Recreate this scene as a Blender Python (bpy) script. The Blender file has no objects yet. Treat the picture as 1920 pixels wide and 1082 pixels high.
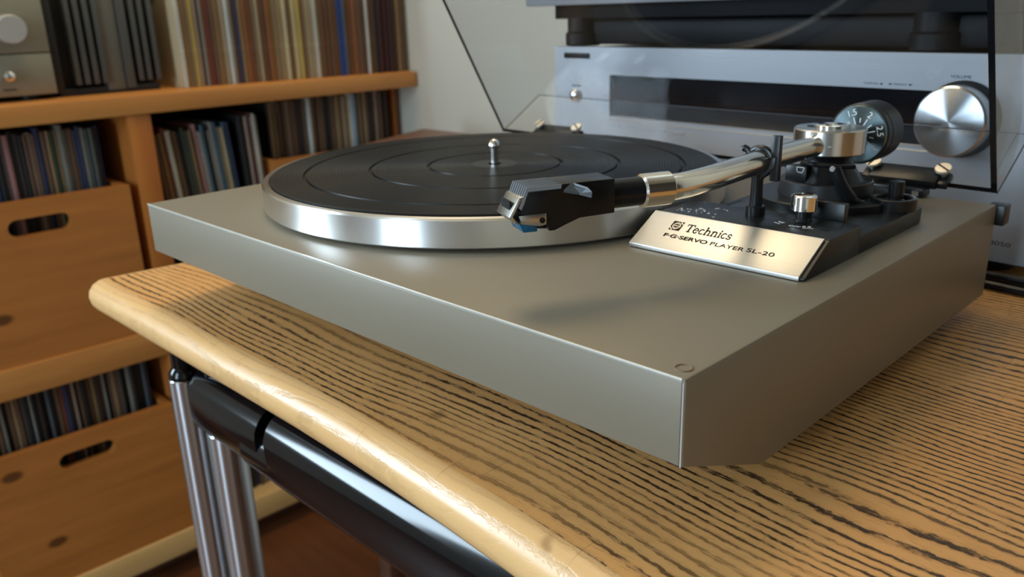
import bpy, bmesh, math, random
from mathutils import Vector, Matrix
random.seed(7)
C = bpy.context.scene.collection
SC = bpy.context.scene
PI = math.pi
R_ = math.radians

# ------------------------------------------------------------------ camera
FPX = 1558.61
cam_d = bpy.data.cameras.new('camera'); cam = bpy.data.objects.new('camera', cam_d); C.objects.link(cam)
cam_d.sensor_fit = 'HORIZONTAL'; cam_d.sensor_width = 36.0; cam_d.lens = FPX * 36.0 / 1920.0
cam_d.clip_start = 0.01; cam_d.clip_end = 50
yaw, pit, rol = -0.7902108, -0.3235388, -0.0297209
fw = Vector((math.sin(yaw)*math.cos(pit), math.cos(yaw)*math.cos(pit), math.sin(pit)))
rt = fw.cross(Vector((0, 0, 1))).normalized(); up = rt.cross(fw)
rt, up = rt*math.cos(rol) + up*math.sin(rol), up*math.cos(rol) - rt*math.sin(rol)
M = Matrix.Identity(4)
for i in range(3):
    M[i][0] = rt[i]; M[i][1] = up[i]; M[i][2] = -fw[i]
M[0][3], M[1][3], M[2][3] = 0.5655711, -0.2152912, 0.1172745
cam.matrix_world = M
cam_d.dof.use_dof = True; cam_d.dof.focus_distance = 0.36; cam_d.dof.aperture_fstop = 13.0
SC.camera = cam

# ------------------------------------------------------------------ world, lights, exposure
w = bpy.data.worlds.new('world'); SC.world = w; w.use_nodes = True
w.node_tree.nodes['Background'].inputs[0].default_value = (1.0, 0.80, 0.60, 1)
w.node_tree.nodes['Background'].inputs[1].default_value = 0.10
SC.view_settings.view_transform = 'Standard'; SC.view_settings.look = 'None'
SC.view_settings.exposure = 0.05; SC.view_settings.gamma = 1.0; SC.view_settings.use_curve_mapping = False

def area(name, loc, target, sx, sy, power, col):
    d = bpy.data.lights.new(name, 'AREA'); d.shape = 'RECTANGLE'; d.size = sx; d.size_y = sy
    d.energy = power; d.color = col
    o = bpy.data.objects.new(name, d); C.objects.link(o); o.location = loc
    o.rotation_euler = (Vector(target) - Vector(loc)).to_track_quat('-Z', 'Y').to_euler()
    return o
area('window_light_left', (-1.13, -1.18, 0.60), (0.6, -1.18, 0.60), 0.62, 1.10, 52, (0.66, 0.85, 1.0))
area('window_light_front', (0.32, -2.57, 0.45), (0.32, 0.0, 0.45), 0.62, 1.6, 44, (0.64, 0.84, 1.0))
area('ceiling_lamp', (-0.42, 0.40, 1.70), (-0.42, 0.40, 0.0), 0.80, 0.60, 13, (1.0, 0.78, 0.48))

# ------------------------------------------------------------------ node helpers / materials
class NT:
    def __init__(s, name):
        s.m = bpy.data.materials.new(name); s.m.use_nodes = True; s.t = s.m.node_tree
        s.n = s.t.nodes; s.l = s.t.links; s.b = s.n['Principled BSDF']; s.out = s.n['Material Output']
    def node(s, typ, **kw):
        n = s.n.new(typ)
        for k, v in kw.items(): setattr(n, k, v)
        return n
    def put(s, sock, v):
        if isinstance(v, bpy.types.NodeSocket): s.l.new(v, sock)
        elif v is not None: sock.default_value = v
    def math(s, op, a, b=None, clamp=False):
        n = s.node('ShaderNodeMath', operation=op, use_clamp=clamp); s.put(n.inputs[0], a)
        if b is not None: s.put(n.inputs[1], b)
        return n.outputs[0]
    def mix(s, f, a, b, blend='MIX'):
        n = s.node('ShaderNodeMix', data_type='RGBA', blend_type=blend)
        s.put(n.inputs[0], f); s.put(n.inputs[6], a); s.put(n.inputs[7], b)
        return n.outputs[2]
    def coord(s, scale=(1, 1, 1), kind='Object', rot=(0, 0, 0), loc=(0, 0, 0)):
        tc = s.node('ShaderNodeTexCoord'); mp = s.node('ShaderNodeMapping')
        mp.inputs['Scale'].default_value = scale; mp.inputs['Rotation'].default_value = rot; mp.inputs['Location'].default_value = loc
        s.l.new(tc.outputs[kind], mp.inputs[0]); return mp.outputs[0]
    def noise(s, vec, scale=5, detail=2, rough=0.5):
        n = s.node('ShaderNodeTexNoise'); s.put(n.inputs['Vector'], vec)
        n.inputs['Scale'].default_value = scale; n.inputs['Detail'].default_value = detail; n.inputs['Roughness'].default_value = rough
        return n.outputs[0]
    def ramp(s, f, stops):
        n = s.node('ShaderNodeValToRGB'); s.put(n.inputs[0], f); e = n.color_ramp.elements
        while len(e) > 1: e.remove(e[-1])
        for i, (p, c) in enumerate(stops):
            q = e[0] if i == 0 else e.new(p)
            q.position = p; q.color = c if len(c) == 4 else (*c, 1)
        return n.outputs[0]
    def step(s, f, a, b):
        n = s.node('ShaderNodeMapRange', interpolation_type='SMOOTHSTEP'); s.put(n.inputs[0], f)
        n.inputs[1].default_value = a; n.inputs[2].default_value = b; return n.outputs[0]
    def bump(s, h, dist=0.0005, strength=0.5):
        n = s.node('ShaderNodeBump'); s.put(n.inputs['Height'], h); n.inputs['Distance'].default_value = dist
        n.inputs['Strength'].default_value = strength; s.l.new(n.outputs[0], s.b.inputs['Normal'])
    def set(s, **kw):
        for k, v in kw.items(): s.put(s.b.inputs[k.replace('_', ' ')], v)
        return s

def srgb(r, g, b):
    f = lambda c: (c/255/12.92) if c <= 10 else ((c/255+0.055)/1.055)**2.4
    return (f(r), f(g), f(b), 1)

def plain(name, col, rough=0.5, metal=0.0, grain=0.0, gscale=200, spec=0.5, coat=0.0):
    t = NT(name); c = col if len(col) == 4 else (*col, 1)
    t.set(Roughness=rough, Metallic=metal); t.b.inputs['Specular IOR Level'].default_value = spec
    t.b.inputs['Coat Weight'].default_value = coat; t.b.inputs['Coat Roughness'].default_value = 0.05
    n = t.noise(t.coord(), gscale, 3)
    d = tuple(max(0, x*(1-grain)) for x in c[:3]) + (1,)
    l = tuple(min(1, x*(1+grain)) for x in c[:3]) + (1,)
    t.set(Base_Color=t.mix(n, d, l) if grain else c)
    return t.m

def spun(name, col, rough, aniso=0.85, axis='Z', rot=0.0, metal=1.0, grooves=0.0):
    t = NT(name); tg = t.node('ShaderNodeTangent', direction_type='RADIAL', axis=axis)
    t.l.new(tg.outputs[0], t.b.inputs['Tangent'])
    t.set(Base_Color=(*col[:3], 1), Roughness=rough, Metallic=metal, Anisotropic=aniso, Anisotropic_Rotation=rot)
    return t.m

MT = {}
# turntable plinth : satin grey-brown metallic paint
t = NT('plinth_paint'); n = t.noise(t.coord(), 900, 2)
n2 = t.noise(t.coord(), 9, 3)
t.set(Base_Color=t.mix(n2, srgb(124, 114, 97), srgb(132, 122, 105)), Roughness=0.42, Metallic=0.1); t.bump(n, 0.0001, 0.25)
MT['plinth'] = t.m
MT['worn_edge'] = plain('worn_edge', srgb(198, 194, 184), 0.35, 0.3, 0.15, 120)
MT['alu_spun'] = spun('spun_aluminium', (0.90, 0.89, 0.88), 0.28, 0.9, 'Z', 0.25)
MT['alu_top'] = plain('aluminium_rim', (0.75, 0.75, 0.75), 0.30, 1.0)
t = NT('nameplate_aluminium'); n = t.noise(t.coord((3, 900, 900)), 1.0, 2)
t.set(Base_Color=t.mix(n, (0.66, 0.65, 0.62, 1), (0.76, 0.75, 0.72, 1)), Metallic=1.0, Roughness=0.44); t.bump(n, 0.00005, 0.2)
MT['plate'] = t.m
t = NT('black_rubber'); n = t.noise(t.coord(), 300, 2)
t.set(Base_Color=t.mix(n, (0.006, 0.006, 0.0065, 1), (0.011, 0.011, 0.012, 1)), Roughness=0.36); t.b.inputs['Specular IOR Level'].default_value = 0.2; t.bump(n, 0.0001, 0.15)
MT['rubber'] = t.m
MT['black'] = plain('black_plastic', (0.008, 0.008, 0.009), 0.30, 0, 0.3, 400, 0.3)
MT['black_satin'] = plain('black_satin_panel', (0.011, 0.011, 0.011), 0.30, 0, 0.25, 600, 0.3)
MT['grey_plastic'] = plain('dark_grey_plastic', (0.020, 0.020, 0.021), 0.36, 0, 0.2, 300, 0.4)
MT['black_gloss'] = plain('black_gloss_paint', (0.003, 0.003, 0.004), 0.12, 0, 0.2, 60, 0.4)
MT['chrome'] = plain('chrome', (0.85, 0.84, 0.82), 0.09, 1.0)
MT['chrome_leg'] = spun('chrome_leg', (0.62, 0.64, 0.67), 0.24, 0.9, 'Z', 0.25)
MT['arm'] = plain('arm_chrome', (0.84, 0.77, 0.66), 0.16, 1.0)
MT['steel'] = plain('brushed_steel', (0.62, 0.62, 0.60), 0.27, 1.0, 0.1, 500)
MT['housing'] = spun('turned_steel', (0.66, 0.65, 0.62), 0.24, 0.85, 'Z', 0.25)
MT['dial'] = spun('spun_dial', (0.20, 0.26, 0.28), 0.24, 0.9, 'Y', 0.25)
MT['knobface'] = spun('spun_knob_face', (0.72, 0.74, 0.76), 0.28, 0.92, 'Y', 0.25)
MT['knobside'] = plain('knob_side', (0.62, 0.64, 0.66), 0.24, 1.0)
MT['head_black'] = plain('headshell_black', (0.007, 0.007, 0.007), 0.28, 0, 0.2, 300, 0.3)
MT['fin_edge'] = plain('pale_fin_grey', (0.24, 0.25, 0.27), 0.35)  # fins paler than the black headshell body
MT['lift_grey'] = plain('lift_grey', (0.10, 0.105, 0.11), 0.3, 0.6)
MT['brass'] = plain('pale_brass', (0.74, 0.68, 0.58), 0.42, 0.8)
MT['white_print'] = plain('white_print', (0.75, 0.75, 0.75), 0.5)
MT['grey_print'] = plain('dark_print', (0.022, 0.017, 0.013), 0.9, spec=0.02)
MT['brown_print'] = plain('brown_print', (0.06, 0.045, 0.035), 0.5)
MT['blue'] = plain('blue_translucent_plastic', (0.005, 0.10, 0.19), 0.15, 0, 0.4, 700)
MT['rust'] = plain('rusty_ring', (0.20, 0.12, 0.07), 0.6, 0.2, 0.3, 900)
# silver hi-fi fascia
t = NT('silver_fascia'); n = t.noise(t.coord((4, 4, 700)), 1.0, 2)
t.set(Base_Color=t.mix(n, (0.34, 0.35, 0.37, 1), (0.38, 0.39, 0.41, 1)), Metallic=0.5, Roughness=0.45)
MT['fascia'] = t.m
MT['casing'] = plain('dark_casing', (0.007, 0.0075, 0.009), 0.5, 0, 0.2, 300, 0.2)
MT['display'] = plain('black_display_glass', (0.004, 0.005, 0.008), 0.12, 0, 0.0, spec=0.12)
MT['amp_face'] = plain('champagne_amp_face', srgb(150, 146, 130), 0.45, 0.5, 0.06, 300)
MT['amp_dark'] = plain('black_amp_metal', (0.010, 0.010, 0.010), 0.5, 0, 0.2, 200)
MT['fin'] = plain('charcoal_fin', (0.085, 0.088, 0.082), 0.5, 0.2, 0.2, 200)
MT['wall'] = None
t = NT('wall_plaster'); n = t.noise(t.coord(), 60, 4); n2 = t.noise(t.coord(), 2.5, 3)
t.set(Base_Color=t.mix(n2, srgb(196, 190, 176), srgb(206, 200, 186)), Roughness=0.9); t.bump(n, 0.001, 0.15)
MT['wall'] = t.m
t = NT('ceiling_paint'); n = t.noise(t.coord(), 3, 3)
t.set(Base_Color=t.mix(n, srgb(160, 146, 124), srgb(168, 154, 130)), Roughness=0.95); MT['ceiling'] = t.m

t = NT('unseen_dark_wall'); n = t.noise(t.coord((3, 12, 1)), 1.0, 4)  # unseen right wall, colour darkened to cut bounce onto the plinth side
t.set(Base_Color=t.mix(n, srgb(30, 20, 14), srgb(40, 27, 18)), Roughness=0.6); MT['wall_dark'] = t.m
t = NT('grey_front_wall'); n = t.noise(t.coord(), 3, 3)
t.set(Base_Color=t.mix(n, srgb(184, 187, 190), srgb(192, 194, 197)), Roughness=0.9); MT['wall_grey'] = t.m
# --- smoked acrylic (thin, tinted transparent + mirror reflection)
def acrylic(name, tint):
    t = NT(name); t.n.remove(t.b)
    tr = t.node('ShaderNodeBsdfTransparent'); tr.inputs[0].default_value = (*tint, 1)
    gl = t.node('ShaderNodeBsdfGlossy'); gl.inputs['Roughness'].default_value = 0.03
    gl.inputs['Color'].default_value = (0.9, 0.9, 0.9, 1)
    lw = t.node('ShaderNodeLayerWeight'); lw.inputs[0].default_value = 0.5
    p = t.math('POWER', lw.outputs['Facing'], 5.0)
    fac = t.math('MULTIPLY_ADD', p, 0.90); t.n[-1].inputs[2].default_value = 0.03
    ms = t.node('ShaderNodeMixShader'); t.l.new(fac, ms.inputs[0]); t.l.new(tr.outputs[0], ms.inputs[1]); t.l.new(gl.outputs[0], ms.inputs[2])
    t.l.new(ms.outputs[0], t.out.inputs[0]); return t.m
MT['acrylic'] = acrylic('smoked_acrylic', (0.885, 0.89, 0.90))
MT['acrylic_edge'] = plain('smoked_acrylic_edge', (0.006, 0.006, 0.007), 0.12)

MT['acrylic_seam'] = plain('glued_acrylic_seam', (0.05, 0.055, 0.065), 0.2)
# --- oak table top, grain along X
def oak(name, pore_amt, base_a, base_b, rough, bmp, wear=0.35):
    t = NT(name)
    tc = t.coord()
    warp = t.noise(t.coord((2.2, 8, 1)), 1.0, 2)
    warp2 = t.noise(t.coord((30, 60, 1)), 1.0, 2)
    sep = t.node('ShaderNodeSeparateXYZ'); t.l.new(tc, sep.inputs[0])
    y = t.math('ADD', sep.outputs[1], t.math('MULTIPLY', warp, 0.085))
    y = t.math('ADD', y, t.math('MULTIPLY', warp2, 0.0016))
    jag = t.noise(t.coord((260, 420, 1)), 1.0, 2, 0.6)
    y = t.math('ADD', y, t.math('MULTIPLY', jag, 0.0021))
    ph = t.math('MULTIPLY', y, 2*PI/0.0054)
    wv = t.math('SINE', ph)
    dash = t.noise(t.coord((110, 700, 1)), 1.0, 4, 0.8)
    dash2 = t.noise(t.coord((45, 260, 1)), 1.0, 2)
    line = t.step(wv, 0.42, 0.86)
    brk = t.step(t.math('ADD', dash, t.math('MULTIPLY', dash2, 0.6)), 0.66, 0.80)
    big = t.noise(t.coord((4, 16, 1)), 1.0, 2)
    amt = t.step(big, 0.34, 0.56)
    k = t.math('MULTIPLY_ADD', amt, 0.6); t.n[-1].inputs[2].default_value = 0.4
    pores = t.math('MULTIPLY', t.math('MULTIPLY', line, brk), k)
    fine = t.step(t.noise(t.coord((90, 2000, 1)), 1.0, 2), 0.60, 0.70)
    pores = t.math('MAXIMUM', pores, t.math('MULTIPLY', fine, 0.30))
    tone = t.noise(t.coord((8, 26, 4)), 1.0, 4, 0.65)
    col = t.mix(tone, base_a, base_b)
    col = t.mix(t.math('MULTIPLY', t.math('MULTIPLY', t.step(wv, -0.6, 0.9), pore_amt), 0.25), col, srgb(122, 78, 38))
    st = t.step(t.noise(t.coord((30, 34, 30), loc=(3.1, 1.7, 0)), 1.0, 3, 0.6), 0.66, 0.76)
    col = t.mix(t.math('MULTIPLY', st, 0.5), col, srgb(92, 50, 22))
    lt = t.step(t.noise(t.coord((70, 160, 70), loc=(7.7, 2.2, 0)), 1.0, 4, 0.7), 0.66, 0.74)
    col = t.mix(t.math('MULTIPLY', lt, wear), col, srgb(236, 208, 166))
    col = t.mix(t.math('MULTIPLY', pores, pore_amt), col, srgb(42, 27, 16))
    scr = t.step(t.noise(t.coord((900, 16, 1), rot=(0, 0, 0.35)), 1.0, 2), 0.70, 0.76)
    rg = t.math('MULTIPLY_ADD', t.noise(t.coord((30, 60, 30)), 1.0, 3), 0.2)
    rn = rg.node; rn.inputs[2].default_value = rough
    t.set(Base_Color=t.mix(t.math('MULTIPLY', scr, wear*0.8), col, srgb(96, 66, 36)), Roughness=rg)
    t.bump(t.math('ADD', t.math('MULTIPLY', pores, -1.0), t.math('MULTIPLY', scr, -0.4)), 0.0004, bmp)
    return t.m
MT['oak'] = oak('oak_top', 0.95, srgb(210, 148, 84), srgb(234, 180, 114), 0.30, 0.6)
MT['oak_edge'] = oak('oak_edge', 0.12, srgb(206, 156, 98), srgb(232, 190, 134), 0.20, 0.25, 0.7)

# --- varnished pine for shelves and crates ; axis along which the grain runs is local Y
def pine(name, a, b, dark, knots=True, axis='Y', rough=0.45):
    t = NT(name)
    sc = {'Y': (40, 3, 40), 'Z': (40, 40, 3), 'X': (3, 40, 40)}[axis]
    n = t.noise(t.coord(sc), 1.0, 4, 0.6)
    n2 = t.noise(t.coord(tuple(x*4 for x in sc)), 1.0, 2)
    col = t.mix(t.step(n, 0.3, 0.7), a, b)
    col = t.mix(t.math('MULTIPLY', t.step(n2, 0.5, 0.75), 0.35), col, dark)
    if knots:
        v = t.node('ShaderNodeTexVoronoi'); v.inputs['Scale'].default_value = 1.0
        sk = {'Y': (9, 5.0, 9), 'Z': (9, 9, 5.0), 'X': (5, 9, 9)}[axis]
        t.l.new(t.coord(sk, loc=(0.3, 0.1, 0.45)), v.inputs['Vector'])
        kn = t.step(v.outputs['Distance'], 0.10, 0.055)
        col = t.mix(t.math('MULTIPLY', kn, 0.75), col, srgb(50, 24, 8))
    t.set(Base_Color=col, Roughness=rough); t.bump(n2, 0.0004, 0.2)
    return t.m
MT['shelf'] = pine('shelf_pine', srgb(190, 126, 64), srgb(206, 142, 74), srgb(166, 104, 48), False)
MT['pale_shelf'] = pine('pale_pine', srgb(214, 172, 110), srgb(226, 186, 124), srgb(190, 146, 86), False)
MT['upright'] = pine('upright_pine', srgb(176, 104, 44), srgb(190, 118, 52), srgb(150, 84, 34), False, 'Z')
MT['crate'] = pine('crate_pine', srgb(178, 112, 52), srgb(196, 126, 60), srgb(146, 86, 36))
MT['floor'] = pine('floor_wood', srgb(92, 54, 32), srgb(108, 64, 38), srgb(66, 38, 22), False, 'X', 0.35)
MT['brown_wood'] = pine('dark_brown_wood', srgb(92, 62, 48), srgb(112, 78, 60), srgb(66, 42, 32), False, 'X', 0.4)
MT['card_inner'] = plain('card_edge', srgb(190, 176, 150), 0.8, 0, 0.1, 300)

_card = {}
def card(col):
    if col not in _card:
        t = NT('record_card'); c = srgb(*col)
        n = t.noise(t.coord((300, 300, 14)), 1.0, 3); n2 = t.noise(t.coord((60, 60, 60)), 1.0, 3)
        d = tuple(x*0.72 for x in c[:3]) + (1,)
        q = t.mix(t.step(n, 0.35, 0.7), d, c)
        t.set(Base_Color=t.mix(t.math('MULTIPLY', t.step(n2, 0.58, 0.7), 0.5), q, tuple(min(1, x*1.35+.02) for x in c[:3]) + (1,)), Roughness=0.6)
        _card[col] = t.m
    return _card[col]

# ------------------------------------------------------------------ mesh helpers
def obj(name, bm, mat, parent=None, loc=None, smooth=True, rot=None):
    me = bpy.data.meshes.new(name)
    bmesh.ops.recalc_face_normals(bm, faces=bm.faces[:]) if name not in ('wall',) else None
    bm.to_mesh(me); bm.free()
    mats = mat if isinstance(mat, (list, tuple)) else [mat]
    for m in mats: me.materials.append(m)
    if smooth:
        for p in me.polygons: p.use_smooth = True
        me.set_sharp_from_angle(angle=R_(35))
    o = bpy.data.objects.new(name, me); C.objects.link(o)
    if parent: o.parent = parent
    if loc is not None: o.location = loc
    if rot is not None: o.rotation_euler = rot
    return o

def tag(o, label=None, cat=None, group=None, kind=None):
    if label: o['label'] = label
    if cat: o['category'] = cat
    if group: o['group'] = group
    if kind: o['kind'] = kind
    return o

def thing(name, label, cat, loc=(0, 0, 0), rz=0.0, group=None):
    o = bpy.data.objects.new(name, None); o.empty_display_size = 0.02; C.objects.link(o)
    o.location = loc; o.rotation_euler = (0, 0, rz)
    return tag(o, label, cat, group)

def NB(): return bmesh.new()

def box(bm, x0, x1, y0, y1, z0, z1, bev=0.0, mat=None, seg=2):
    r = bmesh.ops.create_cube(bm, size=1.0); vs = r['verts']
    for v in vs:
        v.co = Vector(((x0+x1)/2 + v.co.x*(x1-x0), (y0+y1)/2 + v.co.y*(y1-y0), (z0+z1)/2 + v.co.z*(z1-z0)))
    fs = set(f for v in vs for f in v.link_faces)
    if bev > 0:
        es = list(set(e for v in vs for e in v.link_edges))
        rr = bmesh.ops.bevel(bm, geom=es, offset=bev, segments=seg, affect='EDGES', profile=0.5)
        fs = set(f for v in rr['verts'] for f in v.link_faces) | set(f for f in fs if f.is_valid)
        vs = list(set(v for f in fs for v in f.verts))
    return vs, fs

def xform(vs, m):
    for v in vs: v.co = m @ v.co

def prism(bm, pts, axis, a, b, bev=0.0):
    """closed polygon pts (2D) swept along axis from a to b; axis X:(y,z) Y:(x,z) Z:(x,y)"""
    def P(p, t):
        return {'X': (t, p[0], p[1]), 'Y': (p[0], t, p[1]), 'Z': (p[0], p[1], t)}[axis]
    A = [bm.verts.new(P(p, a)) for p in pts]; B = [bm.verts.new(P(p, b)) for p in pts]
    fs = [bm.faces.new(A), bm.faces.new(B[::-1])]
    n = len(pts)
    for i in range(n):
        fs.append(bm.faces.new((A[i], B[i], B[(i+1) % n], A[(i+1) % n])))
    vs = A + B
    if bev > 0:
        es = list(set(e for f in fs for e in f.edges))
        rr = bmesh.ops.bevel(bm, geom=es, offset=bev, segments=2, affect='EDGES', profile=0.5)
        vs = list(set(rr['verts']) | set(v for v in vs if v.is_valid))
    return vs

def lathe(bm, prof, seg=48, center=(0, 0, 0), axis='Z'):
    """prof list of (r,h); r=0 ends are closed with a point"""
    rings = []; vs_all = []
    def P(r, h, a):
        x, y = r*math.cos(a), r*math.sin(a)
        p = {'Z': (x, y, h), 'Y': (x, h, y), 'X': (h, x, y)}[axis]
        return Vector(p) + Vector(center)
    for r, h in prof:
        if r <= 1e-7: ring = [bm.verts.new(P(0, h, 0))]
        else: ring = [bm.verts.new(P(r, h, 2*PI*i/seg)) for i in range(seg)]
        rings.append(ring); vs_all += ring
    for A, B in zip(rings[:-1], rings[1:]):
        if len(A) == 1 and len(B) == 1: continue
        for i in range(seg):
            j = (i+1) % seg
            if len(A) == 1: bm.faces.new((A[0], B[i], B[j]))
            elif len(B) == 1: bm.faces.new((A[i], A[j], B[0]))
            else: bm.faces.new((A[i], A[j], B[j], B[i]))
    if len(rings[0]) > 1: bm.faces.new(rings[0][::-1])
    if len(rings[-1]) > 1: bm.faces.new(rings[-1])
    return vs_all

def disc_prof(r, h0, h1, b=0.0005):
    return [(0, h0), (r-b, h0), (r, h0+b), (r, h1-b), (r-b, h1), (0, h1)]

def spline(pts, n=8):
    out = []; P = [Vector(p) for p in pts]
    for i in range(len(P)-1):
        p0 = P[max(i-1, 0)]; p1 = P[i]; p2 = P[i+1]; p3 = P[min(i+2, len(P)-1)]
        for k in range(n):
            t = k/n
            out.append(0.5*((2*p1) + (p2-p0)*t + (2*p0-5*p1+4*p2-p3)*t*t + (3*p1-p0-3*p2+p3)*t**3))
    out.append(P[-1]); return out

def tube(bm, pts, r, seg=16, cap=True):
    P = [Vector(p) for p in pts]; rs = r if isinstance(r, (list, tuple)) else [r]*len(P)
    rings = []; prev = None
    for i, p in enumerate(P):
        d = (P[min(i+1, len(P)-1)] - P[max(i-1, 0)]).normalized()
        if prev is None:
            a = Vector((0, 0, 1)) if abs(d.z) < 0.9 else Vector((1, 0, 0)); nx = d.cross(a).normalized()
        else: nx = (prev - d*prev.dot(d)).normalized()
        ny = d.cross(nx); prev = nx
        rings.append([bm.verts.new(p + rs[i]*(nx*math.cos(2*PI*k/seg) + ny*math.sin(2*PI*k/seg))) for k in range(seg)])
    for A, B in zip(rings[:-1], rings[1:]):
        for k in range(seg): bm.faces.new((A[k], A[(k+1) % seg], B[(k+1) % seg], B[k]))
    if cap: bm.faces.new(rings[0][::-1]); bm.faces.new(rings[-1])
    return [v for rg in rings for v in rg]

def frame(o, ex, ey, ez):
    m = Matrix.Identity(4)
    for i in range(3):
        m[i][0] = ex[i]; m[i][1] = ey[i]; m[i][2] = ez[i]; m[i][3] = o[i]
    return m

def text_bm(s, width=None, height=0.003, bold=0.0, thick=0.00008):
    cu = bpy.data.curves.new('lettering', 'FONT'); cu.body = s; cu.size = 1.0; cu.offset = bold; cu.extrude = 0.0
    ob = bpy.data.objects.new('tmp_lettering', cu)
    me = bpy.data.meshes.new_from_object(ob)
    bm = NB(); bm.from_mesh(me)
    bpy.data.objects.remove(ob); bpy.data.curves.remove(cu); bpy.data.meshes.remove(me)
    xs = [v.co.x for v in bm.verts]; ys = [v.co.y for v in bm.verts]
    sy = height/(max(ys)-min(ys)); sx = (width/(max(xs)-min(xs))) if width else sy
    x0, y0 = min(xs), min(ys)
    for v in bm.verts: v.co = Vector(((v.co.x-x0)*sx, (v.co.y-y0)*sy, 0))
    r = bmesh.ops.extrude_face_region(bm, geom=bm.faces[:])
    for g in r['geom']:
        if isinstance(g, bmesh.types.BMVert): g.co.z += thick
    return bm

def stroke(bm, pts, wd, th, z0=0.0):
    P = [Vector((p[0], p[1], 0)) for p in pts]
    for a, b in zip(P[:-1], P[1:]):
        d = (b-a)
        if d.length < 1e-9: continue
        d.normalize(); n = Vector((-d.y, d.x, 0))*wd/2; e = d*wd*0.25
        q = [a-e-n, b+e-n, b+e+n, a-e+n]
        lo = [bm.verts.new(v+Vector((0, 0, z0))) for v in q]; hi = [bm.verts.new(v+Vector((0, 0, z0+th))) for v in q]
        bm.faces.new(lo[::-1]); bm.faces.new(hi)
        for i in range(4): bm.faces.new((lo[i], lo[(i+1) % 4], hi[(i+1) % 4], hi[i]))

# ------------------------------------------------------------------ room shell
ZT = -0.07            # table top height ; plinth top is z = 0
ZF = -0.812           # floor
YW = 0.818            # back wall
XL = -1.16            # left wall
def struct(name, bm, mat):
    o = obj(name, bm, mat, smooth=False); o['kind'] = 'structure'; return o
b = NB(); box(b, XL-.1, 2.4, -2.7, YW+.1, ZF-.05, ZF); struct('floor', b, MT['floor'])
b = NB(); box(b, XL-.1, 2.4, YW, YW+.1, ZF, 1.75); struct('wall_back', b, MT['wall'])
# left wall with a window opening
b = NB()
box(b, XL-.1, XL, -0.84, YW, ZF, 1.75); box(b, XL-.1, XL, -2.7, -1.52, ZF, 1.75)
box(b, XL-.1, XL, -1.52, -0.84, ZF, 0.03); box(b, XL-.1, XL, -1.52, -0.84, 1.17, 1.75)
struct('wall_left', b, MT['wall'])
b = NB()
box(b, XL-.1, -0.14, -2.7, -2.6, ZF, 1.75); box(b, 0.78, 2.4, -2.7, -2.6, ZF, 1.75)
box(b, -0.14, 0.78, -2.7, -2.6, ZF, -0.38); box(b, -0.14, 0.78, -2.7, -2.6, 1.32, 1.75)
struct('wall_front', b, MT['wall_grey'])
b = NB(); box(b, 2.3, 2.4, -0.75, YW, ZF, 1.75); struct('wall_right', b, MT['wall_dark'])
b = NB(); box(b, 2.3, 2.4, -2.7, -0.75, ZF, 1.75); struct('wall_right', b, MT['wall'])  # front stretch of the unseen wall lightened for the platter rim to reflect
b = NB(); box(b, XL-.1, 2.4, -2.7, YW+.1, 1.75, 1.8); struct('ceiling', b, MT['ceiling'])

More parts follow.
